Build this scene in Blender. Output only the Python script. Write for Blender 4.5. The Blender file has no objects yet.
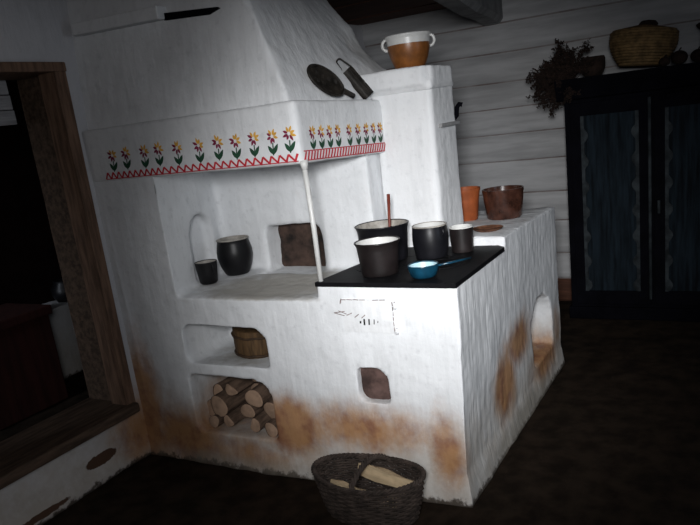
import bpy, bmesh, math, random
from mathutils import Vector, Matrix, noise
from mathutils.bvhtree import BVHTree
random.seed(7)
PI = math.pi
S = bpy.context.scene
C = S.collection

# ------------------------------------------------------------------ camera, light, exposure
cam_d = bpy.data.cameras.new('camera'); cam = bpy.data.objects.new('camera', cam_d); C.objects.link(cam)
R_ = ((0.87212634, 0.47382284, -0.12201463), (0.02665885, -0.2950223, -0.95511839), (-0.48855395, 0.82973113, -0.26992829))
m = Matrix(((R_[0][0], -R_[1][0], -R_[2][0], 0.93675553), (R_[0][1], -R_[1][1], -R_[2][1], -2.32396456),
            (R_[0][2], -R_[1][2], -R_[2][2], 1.51067811), (0, 0, 0, 1)))
cam.matrix_world = m
cam_d.sensor_width = 36; cam_d.lens = 709.6 / 700 * 36; cam_d.shift_y = 53.5 / 700; cam_d.clip_start = .02
S.camera = cam
S.view_settings.view_transform = 'Standard'; S.view_settings.look = 'None'
S.view_settings.gamma = 1; S.view_settings.use_curve_mapping = False
S.view_settings.exposure = 0.0
W = bpy.data.worlds.new('world'); S.world = W; W.use_nodes = True
W.node_tree.nodes['Background'].inputs[0].default_value = (.55, .68, 1, 1)
W.node_tree.nodes['Background'].inputs[1].default_value = .02

def area(name, loc, target, sx, sy, power, col, spread):
    d = bpy.data.lights.new(name, 'AREA'); d.shape = 'RECTANGLE'; d.size = sx; d.size_y = sy
    d.energy = power; d.color = col; d.spread = math.radians(spread)
    o = bpy.data.objects.new(name, d); C.objects.link(o); o.location = loc
    o.rotation_euler = (Vector(target) - Vector(loc)).to_track_quat('-Z', 'Y').to_euler()
    return o
# daylight through the small window behind the photographer, and a weaker bluish one on the right
area('window_daylight', (.98, -2.56, 1.74), (-.20, .35, .93), .34, .36, 8.3, (.985, .99, 1), 43)
area('window_fill', (1.0, -2.55, 1.78), (-.6, .3, .9), .5, .5, 8.0, (.96, .97, 1), 150)  # added broad fill lamp at the same window, lifts the left wall
area('side_window_daylight', (2.92, -.3, 1.45), (-.2, .6, .7), .6, .7, 2.5, (.68, .82, 1), 120)

area('far_room_fill', (-2.6, -3.0, 1.5), (-3.2, .9, .4), .4, .5, 3.5, (.8, .88, 1), 60)  # added lamp so the bench beyond the doorway shows; no window built there
# ------------------------------------------------------------------ materials
def nd(nt, t, **kw):
    n = nt.nodes.new(t)
    for k, v in kw.items():
        if isinstance(k, str) and k.startswith('i_'): n.inputs[int(k[2:])].default_value = v
        else: setattr(n, k, v)
    return n
def base_mat(name, rough=.8, metal=0.0, spec=.3):
    mt = bpy.data.materials.new(name); mt.use_nodes = True
    nt = mt.node_tree; b = nt.nodes['Principled BSDF']
    b.inputs['Roughness'].default_value = rough; b.inputs['Metallic'].default_value = metal
    b.inputs['Specular IOR Level'].default_value = spec
    return mt, nt, b
def mixc(nt, fac, a, b):
    n = nt.nodes.new('ShaderNodeMix'); n.data_type = 'RGBA'
    if isinstance(fac, (int, float)): n.inputs[0].default_value = fac
    else: nt.links.new(fac, n.inputs[0])
    for i, v in ((6, a), (7, b)):
        if isinstance(v, tuple): n.inputs[i].default_value = (*v, 1) if len(v) == 3 else v
        else: nt.links.new(v, n.inputs[i])
    return n.outputs[2]
def math_n(nt, op, a, b=None, clamp=False):
    n = nt.nodes.new('ShaderNodeMath'); n.operation = op; n.use_clamp = clamp
    for i, v in ((0, a), (1, b)):
        if v is None: continue
        if isinstance(v, (int, float)): n.inputs[i].default_value = v
        else: nt.links.new(v, n.inputs[i])
    return n.outputs[0]
def ramp(nt, fac, stops):
    n = nt.nodes.new('ShaderNodeMapRange'); n.interpolation_type = 'SMOOTHSTEP'
    n.inputs[1].default_value = stops[0]; n.inputs[2].default_value = stops[1]
    if len(stops) > 2: n.inputs[3].default_value = stops[2]; n.inputs[4].default_value = stops[3]
    nt.links.new(fac, n.inputs[0]); return n.outputs[0]
def pos(nt, scale=(1, 1, 1), obj=False):
    if obj: src = nt.nodes.new('ShaderNodeTexCoord').outputs['Object']
    else: src = nt.nodes.new('ShaderNodeNewGeometry').outputs['Position']
    mp = nt.nodes.new('ShaderNodeMapping'); mp.inputs['Scale'].default_value = scale
    nt.links.new(src, mp.inputs[0]); return mp.outputs[0]
def noise_n(nt, vec, scale, detail=4, rough=.6):
    n = nt.nodes.new('ShaderNodeTexNoise'); n.inputs['Scale'].default_value = scale
    n.inputs['Detail'].default_value = detail; n.inputs['Roughness'].default_value = rough
    nt.links.new(vec, n.inputs['Vector']); return n.outputs['Fac']
def bump(nt, b, h, strength, dist=.01):
    n = nt.nodes.new('ShaderNodeBump'); n.inputs['Strength'].default_value = strength
    n.inputs['Distance'].default_value = dist; nt.links.new(h, n.inputs['Height'])
    nt.links.new(n.outputs[0], b.inputs['Normal'])
def plaster(name, col=(.74, .76, .79), blobs=(), streak=False, pits=(), grey=()):
    mt, nt, b = base_mat(name, .85, 0, .15)
    v = pos(nt)
    big = noise_n(nt, v, 2.2, 4); fine = noise_n(nt, v, 28, 5)
    c = mixc(nt, ramp(nt, big, (.3, .7)), tuple(x * .9 for x in col), col)
    c = mixc(nt, ramp(nt, fine, (.52, .78, 0, .4)), c, (.46, .47, .48))
    brush = noise_n(nt, pos(nt, (9, 9, 1.6)), 2, 5, .65)
    c = mixc(nt, ramp(nt, brush, (.5, .72, 0, .22)), c, tuple(x * .62 for x in col))
    geo = nt.nodes.new('ShaderNodeNewGeometry').outputs['Position']
    def blobmask(lst, lo, hi):
        acc = None
        for (p, r, s) in lst:
            mp = nt.nodes.new('ShaderNodeMapping'); mp.vector_type = 'TEXTURE'
            mp.inputs['Location'].default_value = p; mp.inputs['Scale'].default_value = r
            nt.links.new(geo, mp.inputs[0])
            ln = nt.nodes.new('ShaderNodeVectorMath'); ln.operation = 'LENGTH'; nt.links.new(mp.outputs[0], ln.inputs[0])
            q = ramp(nt, ln.outputs['Value'], (0, 1.3, s, 0))
            acc = q if acc is None else math_n(nt, 'MAXIMUM', acc, q)
        ns = noise_n(nt, pos(nt, (1, 1, .7)), 7, 6, .7)
        return ramp(nt, math_n(nt, 'ADD', acc, math_n(nt, 'MULTIPLY', math_n(nt, 'SUBTRACT', ns, .5), 1.1)), (lo, hi))
    if blobs:
        mk = blobmask(blobs, .08, 1.0)
        hue = noise_n(nt, v, 11, 3)
        st = mixc(nt, ramp(nt, hue, (.3, .6)), (.24, .075, .018), (.41, .195, .065))
    sep = nt.nodes.new('ShaderNodeSeparateXYZ'); nt.links.new(geo, sep.inputs[0])
    zn = math_n(nt, 'ADD', sep.outputs[2], math_n(nt, 'MULTIPLY', math_n(nt, 'SUBTRACT', noise_n(nt, v, 5, 5), .5), .35))
    beige = mixc(nt, ramp(nt, noise_n(nt, v, 9, 5, .7), (.35, .7)), (.46, .39, .30), (.62, .58, .52))
    c = mixc(nt, ramp(nt, zn, (.10, .46, .62, 0)), c, beige)
    if blobs: c = mixc(nt, math_n(nt, 'MULTIPLY', mk, .9), c, st)
    zd = math_n(nt, 'ADD', sep.outputs[2], math_n(nt, 'MULTIPLY', math_n(nt, 'SUBTRACT', noise_n(nt, v, 26, 4, .7), .5), .10))
    c = mixc(nt, ramp(nt, zd, (-.004, .018, .9, 0)), c, (.055, .038, .026))
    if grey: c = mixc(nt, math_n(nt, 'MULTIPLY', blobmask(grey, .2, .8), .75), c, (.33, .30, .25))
    if pits: c = mixc(nt, blobmask(pits, .42, .5), c, (.10, .055, .035))
    nt.links.new(c, b.inputs['Base Color'])
    if streak:
        sv = pos(nt, (26, 26, 3.2)); h = noise_n(nt, sv, 1, 3)
    else: h = math_n(nt, 'ADD', noise_n(nt, v, 16, 5), noise_n(nt, pos(nt, (22, 22, 3.5)), 1, 3))
    bump(nt, b, h, .5 if streak else .36, .011)
    return mt
def simple(name, col, rough=.7, metal=0., var=.25, scale=30, stretch=(1, 1, 1), bmp=.2, spec=.3, obj=False, dark=None):
    mt, nt, b = base_mat(name, rough, metal, spec)
    v = pos(nt, stretch, obj); n = noise_n(nt, v, scale, 5)
    c = mixc(nt, ramp(nt, n, (.3, .7)), dark or tuple(x * (1 - var) for x in col), tuple(min(1, x * (1 + var)) for x in col))
    nt.links.new(c, b.inputs['Base Color'])
    if bmp: bump(nt, b, n, bmp, .005)
    return mt
M = {}
M['wall'] = plaster('whitewash_wall', (.60, .60, .62), blobs=[((-1.7, -.02, .16), (.2, .28, .26), .9)],
                    pits=[((-1.7, -.30, .11), (.2, .13, .045), 1.0), ((-1.7, -.72, .03), (.2, .4, .03), .75)])
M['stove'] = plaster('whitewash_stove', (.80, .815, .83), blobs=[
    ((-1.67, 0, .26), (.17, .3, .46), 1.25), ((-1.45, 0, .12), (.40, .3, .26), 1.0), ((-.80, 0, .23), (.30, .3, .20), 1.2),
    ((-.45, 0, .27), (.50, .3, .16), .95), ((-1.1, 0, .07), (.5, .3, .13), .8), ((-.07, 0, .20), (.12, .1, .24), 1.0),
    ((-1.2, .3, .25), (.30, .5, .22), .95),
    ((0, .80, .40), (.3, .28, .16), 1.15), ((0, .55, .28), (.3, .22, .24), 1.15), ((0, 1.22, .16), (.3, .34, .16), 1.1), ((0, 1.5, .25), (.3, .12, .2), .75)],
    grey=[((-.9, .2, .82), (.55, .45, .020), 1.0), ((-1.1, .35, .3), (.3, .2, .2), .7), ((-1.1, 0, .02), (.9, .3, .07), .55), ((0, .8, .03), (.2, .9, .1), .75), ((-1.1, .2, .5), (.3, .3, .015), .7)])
M['stove_streaked'] = plaster('whitewash_brushed', (.80, .815, .83), streak=True, blobs=[
    ((-1.67, 0, .26), (.17, .3, .46), 1.25), ((-1.45, 0, .12), (.40, .3, .26), 1.0), ((-.80, 0, .23), (.30, .3, .20), 1.2),
    ((-.45, 0, .27), (.50, .3, .16), .95), ((-1.1, 0, .07), (.5, .3, .13), .8), ((-.07, 0, .20), (.12, .1, .24), 1.0),
    ((-1.2, .3, .25), (.30, .5, .22), .95),
    ((0, .80, .40), (.3, .28, .16), 1.15), ((0, .55, .28), (.3, .22, .24), 1.15), ((0, 1.22, .16), (.3, .34, .16), 1.1), ((0, 1.5, .25), (.3, .12, .2), .75)],
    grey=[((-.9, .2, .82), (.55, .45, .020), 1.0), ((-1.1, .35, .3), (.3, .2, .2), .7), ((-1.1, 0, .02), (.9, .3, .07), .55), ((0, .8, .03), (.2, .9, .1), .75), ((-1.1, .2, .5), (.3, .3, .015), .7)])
M['plain'] = plaster('whitewash_hood', (.78, .79, .80))
M['logwall'] = simple('whitewashed_logs', (.40, .40, .405), .85, var=.16, scale=2.2, stretch=(1, 1, 9), bmp=.3)
M['seam'] = simple('log_seam', (.30, .28, .275), .9, scale=3.2, stretch=(1, 1, .2), dark=(.15, .115, .105), var=.05)
M['earth'] = simple('earth_floor', (.022, .015, .010), .95, var=.45, scale=9, bmp=.9, spec=.1)
M['ceil'] = simple('ceiling_boards', (.085, .036, .022), .85, var=.4, scale=6, stretch=(.6, 8, 6))
M['farwall'] = simple('far_wall_dark', (.014, .008, .007), .95, scale=5, spec=.05)  # near-black base colour for the far room's walls
M['wood'] = simple('door_frame_wood', (.16, .095, .062), .75, var=.4, scale=10, stretch=(5, 5, .6))
M['sill'] = simple('sill_wood', (.085, .055, .037), .8, var=.45, scale=10, stretch=(5, .6, 5))
M['beamw'] = simple('whitewashed_beam', (.30, .30, .30), .85, var=.25, scale=8)
M['boards'] = simple('grey_boards', (.36, .36, .37), .85, var=.3, scale=6, stretch=(4, .6, 9))
M['iron'] = simple('cooktop_iron', (.004, .004, .005), .6, var=.4, scale=16, metal=0, spec=.15)
M['enamel'] = simple('black_enamel', (.007, .007, .009), .36, var=.3, scale=12, bmp=.05, spec=.35)
M['enamelb'] = simple('brown_black_enamel', (.012, .009, .009), .42, var=.4, scale=12, bmp=.08, spec=.35)
M['blackclay'] = simple('black_glaze', (.006, .006, .007), .42, var=.4, scale=14, bmp=.1, spec=.3)
M['white_en'] = simple('white_enamel', (.62, .62, .60), .35, var=.08, scale=14, bmp=0, spec=.5)
M['grey_en'] = simple('grey_enamel', (.30, .28, .25), .45, var=.3, scale=24, bmp=0)
M['blue_en'] = simple('blue_enamel', (.004, .038, .070), .28, var=.35, scale=24, bmp=.05, spec=.6)
M['bluewhite'] = simple('pale_blue_enamel', (.42, .60, .66), .3, var=.1, scale=24, bmp=0, spec=.6)
M['brown_gl'] = simple('brown_glaze', (.050, .020, .013), .22, var=.55, scale=16, bmp=.12, spec=.6)
M['terra'] = simple('terracotta', (.30, .075, .022), .6, var=.2, scale=20, bmp=.1)
M['brownclay'] = simple('brown_clay', (.15, .065, .035), .7, var=.7, scale=40, bmp=.1)
M['honey'] = simple('honey_glaze', (.22, .080, .020), .35, var=.35, scale=14, bmp=.05, spec=.5)
M['spoon'] = simple('spoon_wood', (.16, .035, .022), .5, var=.2, scale=20)
M['tub'] = simple('tub_wood', (.085, .048, .021), .7, var=.5, scale=12, stretch=(6, 6, .5), obj=True)
M['tubband'] = simple('tub_band_wood', (.045, .026, .014), .7, var=.4, scale=20)
M['soot'] = simple('soot_brick', (.042, .026, .020), .9, var=.8, scale=13, bmp=1.0, dark=(.010, .008, .007))
M['redstone'] = simple('brown_stone', (.085, .052, .045), .9, var=.55, scale=14, bmp=.8)
M['logend'] = simple('log_cut_face', (.36, .24, .165), .85, var=.28, scale=12)
M['bark'] = simple('bark', (.13, .085, .06), .95, var=.5, scale=22, stretch=(2, .5, 2), bmp=.9)
M['split'] = simple('split_wood', (.50, .38, .235), .8, var=.22, scale=14, stretch=(.6, 4, 4), obj=True)
M['wicker'] = simple('dark_wicker', (.045, .033, .027), .85, var=.5, scale=24, bmp=.3)
M['straw'] = simple('straw', (.16, .10, .042), .85, var=.45, scale=26, bmp=.5)
M['cup'] = simple('dark_blue_paint', (.010, .016, .022), .8, var=.45, scale=6, stretch=(6, 6, .5), bmp=.3, spec=.08, dark=(.004, .006, .008))
M['cuptrim'] = simple('worn_blue_trim', (.030, .036, .040), .8, var=.6, scale=12, spec=.1)
M['cupdark'] = simple('black_paint', (.003, .003, .005), .85, var=.3, scale=8, spec=.05)
M['herb'] = simple('dried_herb', (.020, .011, .008), .95, var=.5, scale=30)
M['darkred'] = simple('dark_red_wood', (.05, .014, .011), .85, var=.3, scale=6, stretch=(4, 4, .5))
M['ironold'] = simple('blackened_iron', (.018, .015, .012), .6, var=.6, scale=35, metal=.1, bmp=.5)
M['red'] = simple('red_paint', (.50, .022, .035), .7, var=.15, scale=30, bmp=0)
M['yellow'] = simple('ochre_paint', (.66, .36, .06), .7, var=.15, scale=30, bmp=0)
M['purple'] = simple('plum_paint', (.20, .018, .055), .7, var=.15, scale=30, bmp=0)
M['green'] = simple('dark_green_paint', (.018, .065, .035), .7, var=.2, scale=30, bmp=0)
M['black'] = simple('black_gap', (.006, .006, .006), .9, var=.1, scale=5, bmp=0)
M['scratch'] = simple('rubbed_line', (.20, .15, .14), .8, var=.4, scale=40, bmp=0)
M['glass'] = simple('pale_glass', (.5, .6, .7), .2, var=.02, scale=3, bmp=0)

# ------------------------------------------------------------------ mesh helpers
def link(name, bm, mat, parent=None, smooth=True):
    me = bpy.data.meshes.new(name); bm.to_mesh(me); bm.free()
    o = bpy.data.objects.new(name, me); C.objects.link(o)
    for mm in (mat if isinstance(mat, (list, tuple)) else [mat]): me.materials.append(mm)
    if smooth:
        me.polygons.foreach_set('use_smooth', [True] * len(me.polygons))
    if parent: o.parent = parent
    return o
def sharp(o, deg=35):
    me = o.data; bm = bmesh.new(); bm.from_mesh(me)
    for e in bm.edges:
        if len(e.link_faces) == 2 and e.calc_face_angle(0) > math.radians(deg): e.smooth = False
    bm.to_mesh(me); bm.free(); return o
def empty(name, loc=(0, 0, 0)):
    o = bpy.data.objects.new(name, None); C.objects.link(o); o.location = loc; o.empty_display_size = .05; return o
def tag(o, label, cat, group=None):
    o['label'] = label; o['category'] = cat
    if group: o['group'] = group
    return o
def struct(o): o['kind'] = 'structure'; return o
def box(bm, x0, x1, y0, y1, z0, z1, mi=0, bev=0):
    v = [bm.verts.new(p) for p in ((x0, y0, z0), (x1, y0, z0), (x1, y1, z0), (x0, y1, z0), (x0, y0, z1), (x1, y0, z1), (x1, y1, z1), (x0, y1, z1))]
    fs = [bm.faces.new([v[i] for i in q]) for q in ((3, 2, 1, 0), (4, 5, 6, 7), (0, 1, 5, 4), (1, 2, 6, 5), (2, 3, 7, 6), (3, 0, 4, 7))]
    for f in fs: f.material_index = mi
    if bev:
        es = list({e for f in fs for e in f.edges})
        bmesh.ops.bevel(bm, geom=es, offset=bev, segments=2, affect='EDGES', profile=.6)
    return v
def prism(bm, pts, axis, a, b, mi=0):
    """pts: 2-D outline in the two other axes, extruded along axis from a to b"""
    def P(p, t):
        return {0: (t, p[0], p[1]), 1: (p[0], t, p[1]), 2: (p[0], p[1], t)}[axis]
    A = [bm.verts.new(P(p, a)) for p in pts]; B = [bm.verts.new(P(p, b)) for p in pts]
    fs = [bm.faces.new(A), bm.faces.new(B[::-1])]
    n = len(pts)
    for i in range(n): fs.append(bm.faces.new((A[i], B[i], B[(i + 1) % n], A[(i + 1) % n])))
    for f in fs: f.material_index = mi
    bmesh.ops.recalc_face_normals(bm, faces=fs)
def lathe(bm, prof, n=40, c=(0, 0, 0), mi=None, sy=1.0):
    rings = []
    for k, p in enumerate(prof):
        r, z = p[0], p[1]
        if r < 1e-5: rings.append([bm.verts.new((c[0], c[1], c[2] + z))])
        else: rings.append([bm.verts.new((c[0] + r * math.cos(2 * PI * i / n), c[1] + sy * r * math.sin(2 * PI * i / n), c[2] + z)) for i in range(n)])
    for k in range(len(rings) - 1):
        A, B = rings[k], rings[k + 1]; m_ = (mi[k] if mi else 0)
        for i in range(n):
            j = (i + 1) % n
            if len(A) == 1 and len(B) == 1: continue
            if len(A) == 1: f = bm.faces.new((A[0], B[j], B[i]))
            elif len(B) == 1: f = bm.faces.new((A[i], A[j], B[0]))
            else: f = bm.faces.new((A[i], A[j], B[j], B[i]))
            f.material_index = m_
def tube(bm, path, r, n=8, closed=False, mi=0):
    path = [Vector(p) for p in path]; N = len(path); rings = []
    rr = r if isinstance(r, (list, tuple)) else [r] * N
    up = None
    for i, p in enumerate(path):
        if closed: t = path[(i + 1) % N] - path[i - 1]
        else: t = path[min(i + 1, N - 1)] - path[max(i - 1, 0)]
        t = t.normalized() if t.length > 1e-9 else Vector((0, 0, 1))
        if up is None: up = t.orthogonal().normalized()
        up = (up - t * up.dot(t)); up = up.normalized() if up.length > 1e-6 else t.orthogonal().normalized()
        s = t.cross(up)
        rings.append([bm.verts.new(p + rr[i] * (math.cos(2 * PI * k / n) * up + math.sin(2 * PI * k / n) * s)) for k in range(n)])
    L = N if closed else N - 1
    for i in range(L):
        A, B = rings[i], rings[(i + 1) % N]
        off = 0
        if closed and i == N - 1:
            off = min(range(n), key=lambda o: sum((A[k].co - B[(k + o) % n].co).length for k in range(n)))
        for k in range(n):
            f = bm.faces.new((A[k], A[(k + 1) % n], B[(k + 1 + off) % n], B[(k + off) % n])); f.material_index = mi
    if not closed:
        bm.faces.new(rings[0][::-1]).material_index = mi; bm.faces.new(rings[-1]).material_index = mi
def cleanup(bm): bmesh.ops.recalc_face_normals(bm, faces=bm.faces)
def fb(v, s, seed=0.0):
    return noise.noise(Vector((v.x * s + seed, v.y * s + seed * .7, v.z * s - seed)))
def lumpy(name, bm, mat, voxel, amp, parent=None, cut=None, warp=None, fine=.25, smooth_it=2):
    """merge, cut, remesh and roughen hand-laid plaster"""
    cleanup(bm)
    o = link(name, bm, mat, parent)
    cutter = None
    if cut:
        cleanup(cut)
        md = o.modifiers.new('r', 'REMESH'); md.mode = 'VOXEL'; md.voxel_size = voxel
        cutter = link('cut', cut, mat)
        md = o.modifiers.new('b', 'BOOLEAN'); md.operation = 'DIFFERENCE'; md.solver = 'EXACT'; md.object = cutter
    md = o.modifiers.new('r2', 'REMESH'); md.mode = 'VOXEL'; md.voxel_size = voxel
    md = o.modifiers.new('s', 'SMOOTH'); md.factor = .5; md.iterations = smooth_it
    dg = bpy.context.evaluated_depsgraph_get()
    me = bpy.data.meshes.new_from_object(o.evaluated_get(dg))
    o.modifiers.clear(); old = o.data; o.data = me; bpy.data.meshes.remove(old)
    if cutter: cm = cutter.data; bpy.data.objects.remove(cutter); bpy.data.meshes.remove(cm)
    nrm = [v.normal.copy() for v in me.vertices]
    for v, nn in zip(me.vertices, nrm):
        p = v.co.copy()
        d = amp * (fb(p, 2.3, 3) + .5 * fb(p, 6, 9)) + amp * fine * fb(p, 22, 5)
        v.co = p + nn * d
        if warp: v.co = warp(v.co)
    me.polygons.foreach_set('use_smooth', [True] * len(me.polygons))
    if not me.materials: me.materials.append(mat)
    return o
def rrect(x0, x1, z0, z1, r, n=6):
    """rounded rectangle, r = radii of (lower-left, lower-right, upper-right, upper-left)"""
    pts = []
    for (cx, cz, rad, a0) in ((x0 + r[0], z0 + r[0], r[0], PI), (x1 - r[1], z0 + r[1], r[1], 1.5 * PI), (x1 - r[2], z1 - r[2], r[2], 0), (x0 + r[3], z1 - r[3], r[3], .5 * PI)):
        for k in range(n + 1):
            a = a0 + .5 * PI * k / n; pts.append((cx + rad * math.cos(a), cz + rad * math.sin(a)))
    return pts

# ------------------------------------------------------------------ room shell
bm = bmesh.new(); bmesh.ops.create_grid(bm, x_segments=160, y_segments=160, size=1)
for v in bm.verts:
    v.co = Vector((-.6 + v.co.x * 3.75, -.2 + v.co.y * 3.2, 0))
    v.co.z = -.012 + .010 * fb(v.co, 3) + .006 * fb(v.co, 11)
struct(link('floor', bm, M['earth']))

bm = bmesh.new()
for i in range(20): box(bm, -4.3, 3.15, -3.3 + i * .32, -3.3 + i * .32 + .31, 2.15 + (.004 if i % 2 else 0), 2.2)
struct(link('ceiling', bm, M['ceil'], smooth=False))

# back wall: whitewashed hewn logs with chinked seams
seams = [0.0, .17, .36, .60, .81, 1.05, 1.24, 1.42, 1.60, 1.80, 1.99, 2.2]
bm = bmesh.new(); nx = 120; prof = []
for a, b_ in zip(seams[:-1], seams[1:]):
    for t in (0, .05, .12, .25, .4, .6, .75, .88, .96):
        k = t; z = a + (b_ - a) * t
        e = abs(2 * t - 1); prof.append((z, -.022 * (1 - e ** 5), 1 if k == 0 else 0))
prof.append((2.2, 0, 1))
grid = []
for i in range(nx + 1):
    x = -1.75 + 4.85 * i / nx; col = []
    for z, d, s_ in prof:
        zz = z + .012 * noise.noise(Vector((x * 1.1, round(z * 3), 0)))
        col.append(bm.verts.new((x, 2.85 + d + .010 * noise.noise(Vector((x * 1.5, z * 5, 2))), zz)))
    grid.append(col)
for i in range(nx):
    for j in range(len(prof) - 1):
        f = bm.faces.new((grid[i][j], grid[i + 1][j], grid[i + 1][j + 1], grid[i][j + 1]))
        if prof[j][2]: f.material_index = 1
        if prof[j][0] < .165: f.material_index = 2
g2 = [[bm.verts.new((x, 2.98, z)) for x in (-1.75, 3.1)] for z in (0, 2.2)]
bm.faces.new((g2[0][1], g2[0][0], g2[1][0], g2[1][1]))
struct(link('wall_back', bm, [M['logwall'], M['seam'], M['ceil']]))

# left wall with the doorway
bm = bmesh.new()
for a in ((-1.97, -1.7, -3.3, -1.12, -.02, 2.2), (-1.97, -1.7, -1.2, .02, -.02, .27), (-1.97, -1.7, -1.2, .02, 1.87, 2.2), (-1.97, -1.7, -.045, 2.95, -.02, 2.2)): box(bm, *a)
def wl(p):
    if p.x > -1.75 and p.y > .1: p.x += .03 * min(1, (p.y - .1) / 2.0)
    if p.z < .09 and p.x > -1.75: p.x += .02 * (1 - p.z / .09)
    return p
struct(lumpy('wall_left', bm, M['wall'], .022, .010, warp=wl))
# door frame
def leanbox(bm, x0, x1, yb0, yb1, yt0, yt1, z0, z1):
    N = 14; rings = []
    for i in range(N + 1):
        t = i / N; z = z0 + (z1 - z0) * t; a = yb0 + (yt0 - yb0) * t; b_ = yb1 + (yt1 - yb1) * t
        j = .004 * noise.noise(Vector((z * 9, yb0 * 5, 1)))
        rings.append([bm.verts.new(q) for q in ((x0, a + j, z), (x1 + j, a + j, z), (x1 + j, b_ - j, z), (x0, b_ - j, z))])
    for A, B in zip(rings, rings[1:]):
        for k in range(4): bm.faces.new((A[k], A[(k + 1) % 4], B[(k + 1) % 4], B[k]))
    bm.faces.new(rings[0][::-1]); bm.faces.new(rings[-1])
door = empty('door_1', (-1.8, -.6, 0)); struct(door)
def dpart(name, bm, mat):
    cleanup(bm); o = link(name, bm, mat, smooth=False); o.parent = door; o.matrix_parent_inverse = Matrix.Translation((1.8, .6, 0)); return o
bm = bmesh.new(); leanbox(bm, -1.79, -1.685, -.100, -.045, -.090, -.03, .27, 1.86); dpart('jamb', bm, M['wood'])
bm = bmesh.new(); leanbox(bm, -1.96, -1.685, -1.16, -1.05, -1.16, -1.05, .27, 1.86); dpart('jamb', bm, M['wood'])
bm = bmesh.new(); leanbox(bm, -1.98, -1.792, -.072, -.045, -.057, -.03, .29, 1.85); dpart('stop', bm, M['sill'])  # door stop, widened and darkened to put shade on the wall reveal
bm = bmesh.new(); box(bm, -1.96, -1.68, -1.14, -.025, 1.845, 1.885, bev=.006); dpart('lintel', bm, M['wood'])
bm = bmesh.new(); box(bm, -2.0, -1.655, -1.16, -.05, .245, .295, bev=.012); dpart('sill', bm, M['sill'])
bm = bmesh.new()
for i, z in enumerate((1.655, 1.72, 1.785)): box(bm, -1.985, -1.955 - .004 * i, -1.10, -.125, z, z + .062, bev=.004)
dpart('transom_board', bm, M['boards'])

# front wall (behind the camera) and right wall with window openings where the daylight enters
bm = bmesh.new()
for a in ((-1.97, .7, -2.75, -2.6, 0, 2.2), (1.3, 3.1, -2.75, -2.6, 0, 2.2), (.7, 1.3, -2.75, -2.6, 0, 1.5), (.7, 1.3, -2.75, -2.6, 2.1, 2.2)): box(bm, *a)
struct(link('wall_front', bm, M['wall'], smooth=False))
bm = bmesh.new()
for a in ((3.0, 3.15, -3.3, -.7, 0, 2.2), (3.0, 3.15, .1, 2.95, 0, 2.2), (3.0, 3.15, -.7, .1, 0, 1.0), (3.0, 3.15, -.7, .1, 1.85, 2.2)): box(bm, *a)
struct(link('wall_right', bm, M['wall'], smooth=False))
for n_, (a, b_) in enumerate((((.7, 1.3, -2.73, -2.69, 1.5, 2.1), 0), ((3.09, 3.13, -.7, .1, 1.0, 1.85), 1))):
    w = empty('window_%d' % (n_ + 1), ((a[0] + a[1]) / 2, (a[2] + a[3]) / 2, a[4])); struct(w)
    bm = bmesh.new(); x0, x1, y0, y1, z0, z1 = a
    zm = (z0 + z1) / 2
    if b_ == 0:
        for q in ((x0, x0 + .05), (x1 - .05, x1), ((x0 + x1) / 2 - .02, (x0 + x1) / 2 + .02)): box(bm, q[0], q[1], y0, y1, z0, z1)
        for q in ((z0, z0 + .05), (z1 - .05, z1), (zm - .015, zm + .015)): box(bm, x0, x1, y0, y1, q[0], q[1])
    else:
        for q in ((y0, y0 + .05), (y1 - .05, y1), ((y0 + y1) / 2 - .02, (y0 + y1) / 2 + .02)): box(bm, x0, x1, q[0], q[1], z0, z1)
        for q in ((z0, z0 + .05), (z1 - .05, z1), (zm - .015, zm + .015)): box(bm, x0, x1, y0, y1, q[0], q[1])
    o = link('window_frame', bm, M['wood'], smooth=False); o.parent = w; o.matrix_parent_inverse = Matrix.Translation(-w.location)

# the dark room beyond the doorway
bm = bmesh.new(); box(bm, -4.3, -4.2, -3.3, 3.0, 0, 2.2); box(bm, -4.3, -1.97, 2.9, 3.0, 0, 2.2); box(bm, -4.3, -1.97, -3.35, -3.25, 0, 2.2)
struct(link('wall_far_room', bm, M['farwall'], smooth=False))
bm = bmesh.new(); box(bm, -3.45, -3.2, .62, 1.33, 0, .50)
tag(lumpy('bench', bm, M['plain'], .02, .02), 'low whitewashed masonry bench in the dark room beyond the doorway', 'bench')
ch = empty('chest', (-3.05, .17, 0)); tag(ch, 'dark red wooden chest seen through the doorway at the left edge', 'chest')
bm = bmesh.new(); box(bm, -.2, .2, -.35, .28, 0, .56, bev=.008); link('chest_body', bm, M['darkred'], ch, False)
bm = bmesh.new(); box(bm, -.22, .22, -.37, .30, .56, .62, bev=.01); link('lid', bm, M['darkred'], ch, False)
bm = bmesh.new(); lathe(bm, [(0, 0), (.06, 0), (.085, .04), (.09, .09), (.06, .13), (.065, .15), (.05, .15), (.05, .12), (0, .1)], 24)
o = link('clay_jar', bm, M['blackclay']); o.location = (-3.30, .95, .50); tag(o, 'small dark round jar on the low whitewashed bench beyond the doorway', 'jar')
wr = empty('tall_cabinet', (-3.75, 2.0, 0)); tag(wr, 'tall dark reddish cabinet standing in the gloom beyond the doorway', 'cabinet')
bm = bmesh.new(); box(bm, -.2, .2, -.45, .5, 0, 1.8, bev=.01); link('cabinet_body', bm, M['darkred'], wr, False)
bm = bmesh.new(); box(bm, .2, .22, -.40, .03, .1, 1.7, bev=.004); link('door', bm, M['darkred'], wr, False)
bm = bmesh.new(); box(bm, .2, .22, .04, .45, .1, 1.7, bev=.004); link('door', bm, M['darkred'], wr, False)

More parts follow.
